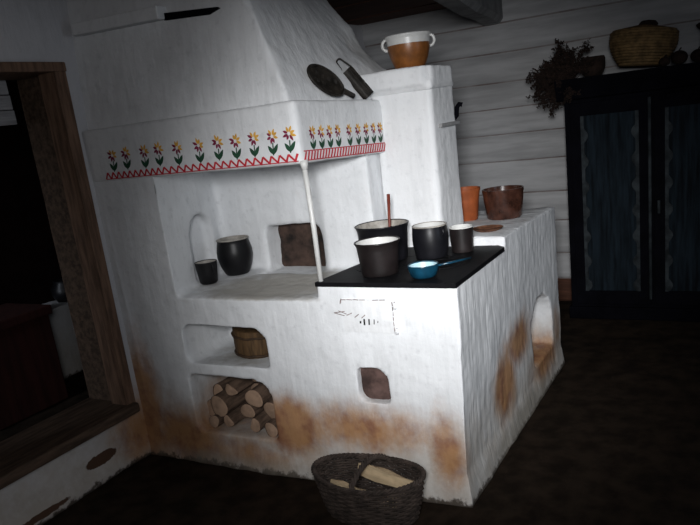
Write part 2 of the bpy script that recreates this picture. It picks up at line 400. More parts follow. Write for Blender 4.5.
# ceiling beam, whitewashed
bm = bmesh.new()
def bsec(x, y, w, z): return [bm.verts.new(q) for q in ((x - w, y, z + .02), (x - w + .02, y, z), (x + w - .03, y, z), (x + w, y, z + .03), (x + w, y, 2.16), (x - w, y, 2.16))]
secs = [bsec(-.665 + .18 * (2.86 - y), y, .075, 1.985 + .01 * math.sin(y * 3)) for y in (2.86, 2.4, 1.8, 1.0, .2, -.8, -2, -3.25)]
for A, B in zip(secs, secs[1:]):
    for k in range(6): bm.faces.new((A[k], A[(k + 1) % 6], B[(k + 1) % 6], B[k]))
bm.faces.new(secs[0]); bm.faces.new(secs[-1][::-1]); cleanup(bm)
o = struct(link('trim_1', bm, M['beamw'], smooth=False))

# ------------------------------------------------------------------ the masonry stove
stove = empty('masonry_stove', (-.85, .8, 0))
tag(stove, 'large whitewashed masonry stove with painted flower hood filling the corner of the room', 'stove')
INV = Matrix.Translation((.85, -.8, 0))
def sp(o, parent=None):
    o.parent = stove if parent is None else parent
    o.matrix_parent_inverse = INV if parent is None else Matrix.Identity(4); return o
bm = bmesh.new()
box(bm, -1.73, 0, 0, 1.6, -.02, .82)
box(bm, -.565, 0, 0, .68, .6, .876)
box(bm, -.6, 0, .645, 1.6, .6, .93)
box(bm, -1.73, -.56, .53, 1.55, .6, 1.42)
prism(bm, [(-1.73, 0.0), (-1.325, 0.0), (-1.46, .62), (-1.73, .62)], 2, .6, 1.42)
cut = bmesh.new()
prism(cut, rrect(-1.335, -.868, .50, .682, (.05, .02, .07, .05)), 1, -.1, .34)
prism(cut, rrect(-1.35, -.882, .155, .44, (.05, .02, .09, .02)), 1, -.1, .42)
prism(cut, rrect(-.437, -.302, .388, .535, (.04, .02, .06, .02)), 1, -.1, .20)
prism(cut, rrect(-1.175, -.850, .80, 1.04, (.01, .01, .05, .04)), 1, .43, .95)
arch = [(.21, .83), (.43, .83), (.43, 1.06)] + [(.32 + .11 * math.cos(a), 1.06 + .085 * math.sin(a)) for a in [PI * k / 8 for k in range(1, 8)]] + [(.21, 1.06)]
prism(cut, arch, 0, -1.2, -1.47)
arch2 = [(1.03, .17), (1.41, .17), (1.41, .36)] + [(1.22 + .19 * math.cos(a), .36 + .14 * math.sin(a)) for a in [PI * k / 8 for k in range(1, 8)]] + [(1.03, .36)]
prism(cut, arch2, 0, .1, -.26)
def warp_body(p):
    if p.x > -.4: p.x += .024 * min(1, max(0, p.z) / .88) * max(0, 1 - p.y) * min(1, (p.x + .4) / .4)
    if p.z > .7 and p.x > -.6 and p.y > .64: p.z -= .03 * (p.y - .64) * min(1, (p.z - .7) / .2)
    if p.z < .10 and p.y < .2: p.y -= .018 * (1 - p.z / .10)
    if p.z < .12 and p.x > -.1: p.x += .02 * (1 - p.z / .12)
    return p
body = sp(lumpy('stove_body', bm, M['stove'], .0125, .0085, cut=cut, warp=warp_body))
body.data.materials.append(M['stove_streaked'])
for f in body.data.polygons:
    if f.normal.x > .75 and f.center.x > -.05: f.material_index = 1

# soot-blackened oven and the stone inside the small hole
bm = bmesh.new(); box(bm, -1.17, -.82, .66, .93, .79, 1.06)
o = sp(lumpy('oven_interior', bm, M['soot'], .012, .03)); o['label'] = 'soot-stained brick filling the oven mouth'
bm = bmesh.new(); box(bm, -.45, -.29, .035, .21, .37, .55)
o = sp(lumpy('niche_stone', bm, M['redstone'], .008, .045)); o['label'] = 'brown stone inside the small square hole'

# hood band, chimney breast, pillar
bm = bmesh.new()
prism(bm, [(-1.70, -.007), (-.552, -.010), (-.512, .66), (-.512, 1.0), (-1.70, 1.0)], 2, 1.358, 1.592)
def wh(p): p.z -= .030 * min(1, max(0, p.y) / .66); return p
hood = sp(lumpy('hood', bm, M['plain'], .0125, .004, fine=.15, smooth_it=3, warp=wh))
# chimney breast
stn = [(.035, [(-.60, 1.56), (-.612, 1.64), (-.642, 1.72), (-.672, 1.80), (-.712, 1.92), (-.762, 2.04), (-.83, 2.18)]),
       (.30, [(-.585, 1.56), (-.60, 1.64), (-.63, 1.72), (-.665, 1.80), (-.72, 1.92), (-.78, 2.04), (-.85, 2.18)]),
       (.56, [(-.57, 1.56), (-.59, 1.64), (-.63, 1.72), (-.68, 1.80), (-.74, 1.92), (-.81, 2.04), (-.89, 2.18)]),
       (.80, [(-.545, 1.56), (-.56, 1.64), (-.64, 1.72), (-.715, 1.80), (-.775, 1.92), (-.86, 2.04), (-.94, 2.18)]),
       (.97, [(-.53, 1.56), (-.54, 1.655), (-.65, 1.715), (-.73, 1.80), (-.785, 1.92), (-.89, 2.04), (-.98, 2.18)])]
bm = bmesh.new(); gR, gL = [], []
for y, pr in stn:
    gR.append([bm.verts.new((x, y + (0.06 * (z - 1.56) if y < .1 else 0), z)) for x, z in pr])
    gL.append([bm.verts.new((-1.72, y + (0.06 * (z - 1.56) if y < .1 else 0), z)) for x, z in pr])
for G, fl in ((gR, 0), (gL, 1)):
    for i in range(4):
        for j in range(6):
            q = (G[i][j], G[i + 1][j], G[i + 1][j + 1], G[i][j + 1]); bm.faces.new(q[::-1] if fl else q)
for j in range(6):
    bm.faces.new((gL[0][j], gR[0][j], gR[0][j + 1], gL[0][j + 1])); bm.faces.new((gR[-1][j], gL[-1][j], gL[-1][j + 1], gR[-1][j + 1]))
for i in range(4):
    bm.faces.new((gR[i][0], gL[i][0], gL[i + 1][0], gR[i + 1][0])); bm.faces.new((gL[i][6], gR[i][6], gR[i + 1][6], gL[i + 1][6]))
chim = sp(lumpy('chimney_breast', bm, M['plain'], .0145, .009, smooth_it=4))
bm = bmesh.new(); prism(bm, [(-.56, .642), (-.285, .642), (-.272, .66), (-.268, .92), (-.56, .92)], 2, .86, 1.60)
def wp(p): p.x += .012 * (1.6 - p.z) * (1 if p.x > -.4 else -1) * -.6; return p
pil = sp(lumpy('pillar', bm, M['plain'], .011, .007, warp=wp))
bm = bmesh.new(); prism(bm, [(-.60, .615), (-.30, .615), (-.264, .66), (-.255, .89), (-.60, .93)], 2, 1.60, 1.675)
box(bm, -.56, -.264, .635, .925, 1.575, 1.61)
cap = sp(lumpy('pillar_cap', bm, M['plain'], .009, .006, smooth_it=3))
bm = bmesh.new(); tube(bm, [(-.556, .018, .86), (-.553, .016, 1.1), (-.556, .012, 1.37)], .0105, 12); tube(bm, [(-.556, .014, 1.33), (-.556, .012, 1.37)], [.011, .019], 12)
sp(link('hood_post', bm, M['white_en']))['label'] = 'thin white iron post carrying the hood corner'
# upper board on the chimney breast
bm = bmesh.new(); box(bm, -1.635, -1.14, .005, .10, 1.985, 2.035, bev=.006)
for v in bm.verts: v.co.z += -.014 * (v.co.x + 1.64) / .5
o = sp(link('whitewashed_board', bm, M['plain'], smooth=False), None)
bm = bmesh.new(); prism(bm, [(-1.145, 1.968), (-.92, 1.952), (-.865, 1.966), (-.875, 1.972), (-1.145, 1.995)], 1, .045, .09)
sp(link('shadow_wedge', bm, M['cupdark'], smooth=False))['label'] = 'black wedge in place of the dark shadow slot at the end of the board'  # black piece shaped like the triangular shadow beside the board
# side tab and hook on the pillar
bm = bmesh.new(); box(bm, -.30, -.255, .70, .925, 1.41, 1.427, bev=.004)
sp(link('damper_tab', bm, M['beamw'], smooth=False))
bm = bmesh.new(); tube(bm, [(-.285, .91, 1.43), (-.272, .935, 1.45), (-.272, .945, 1.485), (-.262, .955, 1.50), (-.25, .96, 1.495)], .011, 8)
sp(link('hook', bm, M['cupdark']))['label'] = 'black iron hook'

# painted band: thin paint laid on the hood surface
dg = bpy.context.evaluated_depsgraph_get(); dg.update()
tree = BVHTree.FromPolygons([v.co.copy() for v in hood.data.vertices], [tuple(p.vertices) for p in hood.data.polygons])
XC = -.55
def on_front(u, z, d=.0018):
    h = tree.ray_cast(Vector((u, -.3, z)), Vector((0, 1, 0)))[0]
    return Vector((u, (h.y if h and h.y < .05 else -.01) - d, z))
def on_side(u, z, d=.0018):
    h = tree.ray_cast(Vector((0, u, z)), Vector((-1, 0, 0)))[0]
    return Vector(((h.x if h and h.x > -.7 else XC) + d, u, z))
def stroke(bm, F, a, b_, w, mi, taper=True, n=7):
    """leaf-shaped brush stroke from a to b"""
    ax, az = a; bx, bz = b_; L = math.hypot(bx - ax, bz - az); nx_, nz_ = -(bz - az) / L, (bx - ax) / L
    up, dn = [], []
    for i in range(n):
        t = i / (n - 1); ww = w * .5 * (max(.08, math.sin(PI * min(1, t * .85 + .12))) if taper else 1)
        x = ax + (bx - ax) * t; z = az + (bz - az) * t
        up.append(bm.verts.new(F(x + nx_ * ww, z + nz_ * ww))); dn.append(bm.verts.new(F(x - nx_ * ww, z - nz_ * ww)))
    for i in range(n - 1):
        f = bm.faces.new((up[i], up[i + 1], dn[i + 1], dn[i])); f.material_index = mi
def flower(bm, F, u, z, s, rnd, sq=1.0):
    def q(x, zz): return (u + x * s * sq, z + zz * s)
    for k in range(8):
        a = -PI / 8 + k * PI / 4 + rnd.uniform(-.15, .15)
        mi = 0 if k in (0, 1, 2, 3) else 1
        r0, r1 = .007, rnd.uniform(.027, .034)
        stroke(bm, F, q(r0 * math.cos(a), r0 * math.sin(a)), q(r1 * math.cos(a), r1 * math.sin(a)), .0115 * s, mi)
    stroke(bm, F, q(0, -.026), q(-.004, -.076), .006 * s, 2, False)
    stroke(bm, F, q(-.003, -.070), q(-.026, -.036), .018 * s, 2)
    stroke(bm, F, q(-.003, -.070), q(.024, -.032), .018 * s, 2)
rnd = random.Random(3)
for x in (-1.534, -1.451, -1.342, -1.258, -1.152, -1.036, -.936, -.846, -.757, -.667, -.588):
    bm = bmesh.new(); flower(bm, on_front, x, 1.472 + rnd.uniform(-.003, .003), .94, rnd)
    sp(link('painted_flower', bm, [M['yellow'], M['purple'], M['green']], smooth=False), hood)
for y in (.083, .143, .203, .262, .348, .418, .484, .548, .607):
    bm = bmesh.new(); flower(bm, on_side, y, 1.470 - .047 * y, .88, rnd, .9)
    sp(link('painted_flower', bm, [M['yellow'], M['purple'], M['green']], smooth=False), hood)
bm = bmesh.new()
x = -1.60; up = False; z0, z1 = 1.368, 1.397
while x < -.57:
    st = .017 if x < -1.25 else .026
    lean = 0 if x < -1.25 else .012
    if up: stroke(bm, on_front, (x, z1), (x + st + lean * .3, z0), .0085, 0, False)
    else: stroke(bm, on_front, (x, z0), (x + st - lean, z1), .0085, 0, False); 
    x += st if up else st - lean
    up = not up
for i in range(24):
    stroke(bm, on_front, (-1.60 + i * .0432, 1.369), (-1.60 + (i + 1) * .0432, 1.369), .004, 0, False, 3)
y = .012
while y < .635:
    stroke(bm, on_side, (y, 1.370 - .047 * y), (y + .014, 1.401 - .047 * y), .0095, 0, False); y += .0205
for i in range(14):
    stroke(bm, on_side, (.01 + i * .045, 1.368 - .0021 * i), (.055 + i * .045, 1.3659 - .0021 * i), .004, 0, False, 3)
    stroke(bm, on_side, (.01 + i * .045, 1.403 - .0021 * i), (.055 + i * .045, 1.4009 - .0021 * i), .004, 0, False, 3)
o = sp(link('painted_zigzag', bm, M['red'], smooth=False), hood); o['label'] = 'red painted zigzag border along the hood edge'

# cooktop
bm = bmesh.new()
prism(bm, [(-.572, -.004), (.026, -.012), (.020, .60), (-.02, .640), (-.50, .640), (-.535, .33)], 2, .874, .892)
top = sp(link('cooktop', bm, M['iron'], smooth=False)); top['label'] = 'black cast-iron cooking plate'
for (cx, cy, r) in ((-.38, .30, .15), (-.16, .32, .12)):
    bm = bmesh.new(); lathe(bm, [(r, .892), (r, .8938), (r - .012, .8938), (r - .012, .8926), (r * .55, .8926), (r * .55, .8938), (r * .55 - .01, .8938), (r * .55 - .01, .8926), (0, .8926)], 40, (cx, cy, 0))
    sp(link('cooktop_ring', bm, M['iron'], smooth=False), top)
# fire door, whitewashed over
body_tree = BVHTree.FromPolygons([v.co.copy() for v in body.data.vertices], [tuple(p.vertices) for p in body.data.polygons])
def on_body(u, z, d=.003):
    h = body_tree.ray_cast(Vector((u, -.5, z)), Vector((0, 1, 0)))[0]
    return Vector((u, (h.y if h else 0) - d, z))
bm = bmesh.new(); g = [[bm.verts.new(on_body(-.458 + .215 * i / 10, .690 + .135 * j / 8, .006)) for j in range(9)] for i in range(11)]
for i in range(10):
    for j in range(8): bm.faces.new((g[i][j], g[i + 1][j], g[i + 1][j + 1], g[i][j + 1]))
r = bmesh.ops.extrude_face_region(bm, geom=list(bm.faces)); bmesh.ops.translate(bm, vec=(0, .014, 0), verts=[v for v in r['geom'] if isinstance(v, bmesh.types.BMVert)])
cleanup(bm)
fd = sp(link('firebox_door', bm, M['plain'], smooth=False)); fd['label'] = 'whitewashed iron fire door with small air slits'
bm = bmesh.new()
for (u, z, h, w) in ((-.398, .733, .010, .007), (-.381, .734, .026, .007), (-.360, .735, .024, .0065), (-.338, .736, .020, .004), (-.322, .736, .008, .003)):
    stroke(bm, lambda a, b_: on_body(a + .014, b_, .0075), (u, z - h / 2), (u + .002, z + h / 2), w, 0, False, 3)
sp(link('air_slits', bm, M['black'], smooth=False), fd)
F2 = lambda a, b_: on_body(a + .014, b_, .0078)
lines_ = [((-.475 + k * .028, .824 + .0015 * math.sin(k)), (-.45 + k * .028, .824), .0028, 0) for k in range(7) if k != 4]
lines_ += [((-.253, .70 + k * .02), (-.254, .717 + k * .02), .003, 0) for k in range(6)]
lines_ += [((-.478, .806), (-.470, .83), .006, 1), ((-.248, .80), (-.243, .82), .006, 1), ((-.250, .70), (-.245, .715), .006, 1)]
lines_ += [(a, b_, .003, 0) for (a, b_) in (((-.512, .769), (-.462, .776)), ((-.512, .769), (-.465, .758)), ((-.49, .778), (-.455, .765)), ((-.455, .760), (-.43, .77)), ((-.42, .752), (-.40, .766)), ((-.39, .750), (-.372, .764)))]
for a, b_, w_, tp in lines_:
    bm = bmesh.new(); stroke(bm, F2, a, b_, w_, 0, bool(tp), 4)
    sp(link('rubbed_line', bm, M['scratch'], smooth=False), fd)
for z in (.70, .80):
    bm = bmesh.new(); tube(bm, [on_body(-.231, z - .012, .006), on_body(-.231, z + .012, .006)], .007, 8)
    sp(link('hinge', bm, M['plain']), fd)

# ------------------------------------------------------------------ pots
def put(o, loc, rz=0, tilt=(0, 0)):
    o.location = loc; o.rotation_euler = (tilt[0], tilt[1], rz); return o
def vessel(name, label, loc, outer, inner, mo, mi_, rim=None, group=None, tilt=(0, 0), cat='pot', n=48, rimname='rim'):
    """outer/inner: (r, z) from bottom centre outwards; joined at the lip"""
    t = empty(name, loc); t.rotation_euler = (tilt[0], tilt[1], 0); tag(t, label, cat, group)
    bm = bmesh.new(); pr = [(0, 0)] + outer + inner[::-1] + [(0, inner[0][1])]
    k = len(outer)
    lathe(bm, pr, n, mi=[0] * k + [1] * (len(pr) - k)); cleanup(bm)
    o = link({'bowl': 'bowl_body', 'pan': 'pan_body', 'saucer': 'dish'}.get(cat, 'pot_body'), bm, [mo, mi_], t); sharp(o, 50)
    if rim:
        bm = bmesh.new(); R, Z, rr = rim[:3]; tube(bm, [(R * math.cos(a), R * math.sin(a), Z) for a in [2 * PI * i / n for i in range(n)]], rr, 8, True)
        o = link(rimname, bm, rim[3], t)
        if rim[3] is not mo: o['label'] = 'pale enamel rim'
    return t
def loop_handle(t, r, z, h, ang, mat, out=.03, th=.005, name='handle'):
    bm = bmesh.new(); pts = []
    for k in range(13):
        a = -PI / 2 + PI * k / 12
        rr = r + out * math.cos(a); zz = z + h * .5 * math.sin(a)
        pts.append((rr * math.cos(ang), rr * math.sin(ang), zz))
    tube(bm, pts, th, 8); return link(name, bm, mat, t)
def plate_pot(name, label, loc, r0, r1, h, mo, mi_, belly=None, flare=0., rimmat=None, **kw):
    out = [(r0 * .96, 0), (r0, .006)]
    for k in range(1, 9):
        t = k / 9; r = r0 + (r1 - r0) * t
        if belly: r += belly * math.sin(PI * t)
        out.append((r, .006 + (h - .012) * t))
    out += [(r1 + flare * .6, h - .006), (r1 + flare, h)]
    inn = [(r0 * .9, .008)] + [(r - .005, z) for r, z in out[3:-1]] + [(r1 + flare - .006, h)]
    return vessel(name, label, loc, out, inn, mo, mi_, rim=(r1 + flare - .002, h, .0035, rimmat or mo), **kw)
G = None
p = plate_pot('cooking_pot', 'dark brown-black flared enamel pot with white inside, at the front edge of the cooktop', (-.346, .135, .8945), .073, .085, .130, M['enamelb'], M['white_en'], flare=.006, rimmat=M['enamelb'])
p = plate_pot('cooking_pot', 'widest black pot on the cooktop, a wooden spoon standing in it', (-.447, .390, .8945), .100, .110, .152, M['enamel'], M['grey_en'], flare=.007)
p = plate_pot('cooking_pot', 'black bellied pot with pale rim standing in front of the pillar', (-.245, .432, .8945), .068, .073, .134, M['enamel'], M['white_en'], belly=.006, rimmat=M['grey_en'])
loop_handle(p, .078, .11, .03, -.5, M['enamel'], .012, .004)
p = plate_pot('cooking_pot', 'smaller black pot with white rim at the right rear of the cooktop', (-.140, .525, .8945), .047, .051, .105, M['enamelb'], M['white_en'], rimmat=M['white_en'])
bm = bmesh.new(); tube(bm, [(0, 0, 0), (.004, .01, .12), (.008, .02, .26)], [.006, .006, .0075], 10)
lathe(bm, [(0, -.012), (.018, -.010), (.024, 0), (.02, .01), (0, .012)], 16)
o = put(link('wooden_spoon', bm, M['spoon']), (-.420, .388, .912), 0, (-.03, .0)); tag(o, 'red-brown wooden spoon standing in the wide black pot', 'spoon')
# blue skillet
t = vessel('enamel_pan', 'small blue enamel pan with a long handle at the front of the cooktop', (-.132, .075, .8945),
           [(.038, 0), (.049, .008), (.056, .03), (.058, .048)], [(.036, .005), (.047, .011), (.053, .03), (.055, .048)], M['blue_en'], M['bluewhite'], rim=(.0565, .048, .0028, M['blue_en']), cat='pan')
bm = bmesh.new(); tube(bm, [(.055, .015, .040), (.10, .06, .044), (.145, .12, .046)], [.006, .0075, .006], 8)
for v in bm.verts: v.co.z = .042 + (v.co.z - .042) * .6
link('handle', bm, M['blue_en'], t)
# pots in the recess
t = vessel('clay_pot', 'small black pot beside the arched niche in the hearth recess', (-1.328, .238, .823),
       [(.036, 0), (.043, .008), (.048, .05), (.051, .08), (.053, .104)], [(.034, .01), (.044, .05), (.048, .09), (.050, .104)], M['blackclay'], M['grey_en'], rim=(.052, .104, .0025, M['blackclay']))
loop_handle(t, .048, .075, .04, -.3, M['blackclay'], .010, .004)
vessel('clay_pot', 'large barrel-shaped black pot with pale rim in the hearth recess', (-1.300, .430, .823),
       [(.056, 0), (.062, .008), (.078, .045), (.0885, .09), (.088, .12), (.081, .152), (.077, .168), (.081, .176)],
       [(.054, .01), (.073, .045), (.083, .095), (.076, .152), (.072, .168), (.075, .176)], M['blackclay'], M['grey_en'], rim=(.078, .176, .0036, M['grey_en']))
# bench pots
vessel('glazed_pot', 'shiny dark brown glazed stoneware pot on the rear masonry shelf', (-.165, 1.225, .914),
       [(.082, 0), (.088, .008), (.093, .05), (.100, .10), (.101, .125), (.104, .135), (.104, .150)], [(.08, .01), (.093, .10), (.096, .150)], M['brown_gl'], M['brown_gl'])
vessel('terracotta_pot', 'orange terracotta flower pot half hidden behind the pillar', (-.358, 1.19, .914),
       [(.055, 0), (.060, .004), (.073, .11), (.079, .145), (.083, .155), (.083, .165)], [(.05, .01), (.070, .12), (.077, .165)], M['terra'], M['terra'])
t = vessel('saucer', 'small rust-coloured clay saucer behind the cooktop', (-.115, .80, .928),
       [(.045, 0), (.062, .006), (.071, .014)], [(.043, .006), (.060, .010), (.067, .014)], M['brownclay'], M['brownclay'], cat='saucer')
# pot on the cap
t = vessel('two_handled_pot', 'honey-brown clay pot with white rim and two ear handles on top of the pillar', (-.418, .79, 1.677),
       [(.062, 0), (.066, .006), (.083, .045), (.094, .085), (.095, .105)], [(.055, .01), (.078, .045), (.088, .10), (.088, .128), (.098, .143)], M['honey'], M['white_en'])
bm = bmesh.new(); lathe(bm, [(.0945, .103), (.093, .115), (.096, .128), (.105, .140), (.104, .146), (.097, .144), (.088, .128), (.086, .105)], 48); cleanup(bm)
link('glazed_rim', bm, M['white_en'], t)['label'] = 'white glazed rim'
for a in (PI * .14, PI * 1.14): loop_handle(t, .094, .112, .048, a, M['white_en'], .022, .007)
# wooden tub in upper niche
t = empty('wooden_tub', (-1.055, .175, .512)); t.rotation_euler = (.04, .08, .2); t.scale = (1.12, 1.12, 1.0); tag(t, 'small brown wooden tub standing in the upper wall niche', 'tub')
bm = bmesh.new(); n = 60
pr = [(.086, 0), (.090, .02), (.093, .06), (.094, .095), (.094, .128), (.086, .130), (.086, .118), (0, .116)]
lathe(bm, [(0, 0)] + pr, n)
for v in bm.verts:
    a = math.atan2(v.co.y, v.co.x); k = 1 - .012 * (abs(math.sin(a * 15)) < .2); v.co.x *= k; v.co.y *= k
cleanup(bm); link('stave_wall', bm, M['tub'], t, False)
for z, rr in ((.100, .0955), (.012, .0905)):
    bm = bmesh.new(); tube(bm, [(rr * math.cos(a), rr * math.sin(a), z + .002 * math.sin(a * 9)) for a in [2 * PI * i / 60 for i in range(60)]], .0055, 8, True)
    link('hoop', bm, M['tubband'], t)

# ------------------------------------------------------------------ firewood in the lower niche
def log(name, label, x, z, r, ln, seed, group, y0=.06, split=False, mat=None):
    rn = random.Random(seed); n = 20; t = empty(name, (x, y0, z)); tag(t, label, 'log', group)
    def rad(a, s=0):
        q = r * (1 + .10 * math.sin(2 * a + seed) + .06 * math.sin(3 * a + seed * 2))
        if split:
            c_ = math.cos(a - seed); q = min(q, r * .35 / c_) if c_ > .35 else q
        return q
    bm = bmesh.new(); rings = []
    for yy in [0, .08, .16, .24, ln]:
        rings.append([bm.verts.new((rad(2 * PI * k / n) * math.cos(2 * PI * k / n) + .003 * math.sin(yy * 20 + seed), yy, rad(2 * PI * k / n) * math.sin(2 * PI * k / n))) for k in range(n)])
    for A, B in zip(rings, rings[1:]):
        for k in range(n): bm.faces.new((A[k], A[(k + 1) % n], B[(k + 1) % n], B[k]))
    cleanup(bm); link('bark', bm, M['bark'], t)
    for yy, s in ((-.0005, 1), (ln, -1)):
        bm = bmesh.new(); lv = []
        for q in (0.02, .35, .7, .93, 1.0):
            lv.append([bm.verts.new((rad(2 * PI * k / n) * q * math.cos(2 * PI * k / n), yy - s * .004 * (1 - q) * 1.0 + s * .002 * math.sin(q * 20), rad(2 * PI * k / n) * q * math.sin(2 * PI * k / n))) for k in range(n)])
        for A, B in zip(lv, lv[1:]):
            for k in range(n): bm.faces.new((A[k], A[(k + 1) % n], B[(k + 1) % n], B[k]))
        bm.faces.new(lv[0]); cleanup(bm); link('cut_face', bm, mat or M['logend'], t)
LG = 'firewood stacked in the lower niche'
for i, (x, z, r, sp_, y0, lab) in enumerate([
    (-1.150, .338, .032, 1, .12, 'pale split log at the top centre of the stacked firewood'),
    (-1.005, .325, .040, 0, .07, 'large round log end at the upper right of the stack'),
    (-.945, .255, .038, 0, .10, 'oval log end on the right below the upper right log'),
    (-1.205, .257, .044, 0, .08, 'biggest pale log end left of centre in the stack'),
    (-1.290, .218, .036, 0, .12, 'log end at the far left of the stack'),
    (-1.235, .181, .027, 0, .06, 'small round log end in the bottom row, second from the left'),
    (-1.160, .185, .030, 1, .08, 'wedge-shaped log in the middle of the bottom row'),
    (-1.070, .238, .033, 0, .10, 'round log end in the centre of the stack'),
    (-1.030, .186, .033, 1, .07, 'half-round log low in the bottom row, right of the middle'),
    (-.930, .180, .030, 0, .05, 'log at the bottom right corner of the niche'),
    (-1.255, .300, .032, 0, .15, 'dark bark-covered log at the upper left of the stack'),
    (-1.095, .300, .027, 0, .22, 'thin log set back near the middle of the stack'),
    (-1.07, .385, .028, 0, .20, 'log lying highest in the stack under the niche roof')]):
    x = x * 1.0 - .035 * min(1, max(0, (-.93 - x) / .25)); z = .174 + (z - .16) * .95; r *= 1.13; y0 -= .03
    log('firewood_log', lab, x, z, r, .26 if y0 < .2 else .17, i + 1, LG, y0, bool(sp_))

# ------------------------------------------------------------------ wicker basket with firewood
bk = empty('wicker_basket', (-.335, -.185, 0)); tag(bk, 'dark oval wicker basket with bow handle on the floor in front of the stove', 'basket')
HB = .165
def brad(t):  # half-axes at height fraction t
    return .185 + .045 * t ** .8, .105 + .032 * t ** .8
def btop(a): return HB * (1 + .10 * abs(math.cos(a)) ** 2)
ns = 36
bm = bmesh.new(); rows = 17
for k in range(rows):
    t = (k + .5) / rows; pts = []
    for i in range(ns * 4):
        a = 2 * PI * i / (ns * 4); A, B = brad(t); off = .0042 * math.sin(ns * a / 2 + PI * k)
        pts.append(((A + off) * math.cos(a), (B + off) * math.sin(a), btop(a) * t + .004))
    tube(bm, pts, .0052, 6, True)
link('wicker_wall', bm, M['wicker'], bk)
bm = bmesh.new()
for i in range(ns):
    a = 2 * PI * (i + .5) / ns; tube(bm, [((brad(t)[0]) * math.cos(a), (brad(t)[1]) * math.sin(a), btop(a) * t + .004) for t in (0, .25, .5, .75, 1)], .0034, 5)
link('stakes', bm, M['wicker'], bk)
bm = bmesh.new()
for q in range(3):
    pts = []
    for i in range(160):
        a = 2 * PI * i / 160; A, B = brad(1); ph = 22 * a + q * 2 * PI / 3
        pts.append(((A + .006 * math.cos(ph)) * math.cos(a), (B + .006 * math.cos(ph)) * math.sin(a), btop(a) + .006 + .006 * math.sin(ph)))
    tube(bm, pts, .0058, 6, True)
link('rim', bm, M['wicker'], bk)
bm = bmesh.new(); lathe(bm, [(0, .002), (.19, .002), (.19, .010), (0, .010)], 40, sy=.57); cleanup(bm); link('base', bm, M['wicker'], bk, False)
bm = bmesh.new()
for q in range(3):
    pts = []
    for i in range(60):
        t = i / 59; a = PI * t
        ph = t * 34 + q * 2 * PI / 3
        pts.append((-.010 + .050 * t + .007 * math.cos(ph), -.135 + .272 * t, .15 + .085 * math.sin(a) ** .7 + .007 * math.sin(ph)))
    tube(bm, pts, .0062, 6)
link('handle', bm, M['wicker'], bk)
def split_log(name, label, a, b_, w, h, seed):
    a, b_ = Vector(a), Vector(b_); d = b_ - a; t = empty(name, a); tag(t, label, 'log', 'split logs in the wicker basket')
    t.rotation_euler = d.to_track_quat('X', 'Z').to_euler(); L = d.length
    sec = [(-w, -h * .5), (-w * .3, -h * .9), (w * .6, -h * .75), (w, -h * .1), (w * .55, h * .6), (-w * .35, h)]
    bm = bmesh.new(); rings = []
    for i in range(9):
        s = i / 8; k = 1 - .18 * s
        rings.append([bm.verts.new((L * s, (y + .004 * math.sin(s * 7 + seed + j)) * k, (z + .003 * math.sin(s * 9 + seed * 2 + j * 2)) * k)) for j, (y, z) in enumerate(sec)])
    for A, B in zip(rings, rings[1:]):
        for k in range(6): bm.faces.new((A[k], A[(k + 1) % 6], B[(k + 1) % 6], B[k]))
    bm.faces.new(rings[0][::-1]); bm.faces.new(rings[-1]); cleanup(bm)
    link('split_wood', bm, M['split'], t, False)
split_log('split_log', 'long pale split log lying across the right half of the basket', (-.395, -.125, .158), (-.140, -.185, .150), .034, .030, 1)
split_log('split_log', 'short split log whose end faces out under the long one', (-.205, -.265, .112), (-.235, -.12, .080), .030, .030, 4)
split_log('split_log', 'split log lying in the left half of the basket, left of the handle', (-.50, -.185, .105), (-.33, -.235, .112), .026, .022, 8)
split_log('split_log', 'lower split log at the bottom of the basket under the others', (-.46, -.15, .040), (-.24, -.17, .036), .032, .026, 6)

# ------------------------------------------------------------------ skimmer and grater leaning on the chimney
def frame_obj(name, a, b_, nrm):
    """empty at a, X axis toward b, Z axis along nrm"""
    a, b_ = Vector(a), Vector(b_); x = (b_ - a).normalized(); z = Vector(nrm); z = (z - x * z.dot(x)).normalized(); y = z.cross(x)
    t = empty(name, a); t.rotation_euler = Matrix((x, y, z)).transposed().to_euler(); return t, (b_ - a).length
t, L = frame_obj('iron_skimmer', (-.549, .450, 1.584), (-.622, .215, 1.690), (1, -.15, .45))
tag(t, 'round blackened iron skimmer with a short handle leaning on the chimney slope', 'skimmer')
bm = bmesh.new(); bmesh.ops.create_grid(bm, x_segments=28, y_segments=28, size=1)
for v in bm.verts:
    x, y = v.co.x, v.co.y; r = max(abs(x), abs(y)); l = math.hypot(x, y) or 1; x, y = x / l * r, y / l * r
    v.co = Vector((L - .098 + x * .098, y * .060, .006 + .012 * r * r))
hol = [f for f in bm.faces if (int((f.calc_center_median().x) * 60) % 2 == 0 and int((f.calc_center_median().y + 1) * 60) % 2 == 0)]
for f in hol:
    q = bmesh.ops.poke(bm, faces=[f]); q['verts'][0].co.z -= .004
o = link('perforated_disc', bm, M['ironold'], t, False); md = o.modifiers.new('s', 'SOLIDIFY'); md.thickness = .005
bm = bmesh.new(); tube(bm, [(L - .098 + .098 * math.cos(a), .060 * math.sin(a), .018) for a in [2 * PI * i / 40 for i in range(40)]], .006, 8, True); link('rim', bm, M['ironold'], t)
bm = bmesh.new(); tube(bm, [(.0, .0, .008), (.05, 0, .010), (L - .19, 0, .014)], [.011, .011, .010], 8); link('handle', bm, M['ironold'], t)
t, L = frame_obj('grater', (-.540, .585, 1.580), (-.612, .540, 1.700), (1, -.6, .5))
tag(t, 'half-round metal grater with wire loop leaning beside the skimmer', 'grater')
bm = bmesh.new(); W_ = .031; n = 14; rows = 40
g = [[bm.verts.new((L * i / rows, -W_ * math.cos(PI * k / n), .004 + .022 * math.sin(PI * k / n))) for k in range(n + 1)] for i in range(rows + 1)]
for i in range(rows):
    for k in range(n): 
        f = bm.faces.new((g[i][k], g[i + 1][k], g[i + 1][k + 1], g[i][k + 1]))
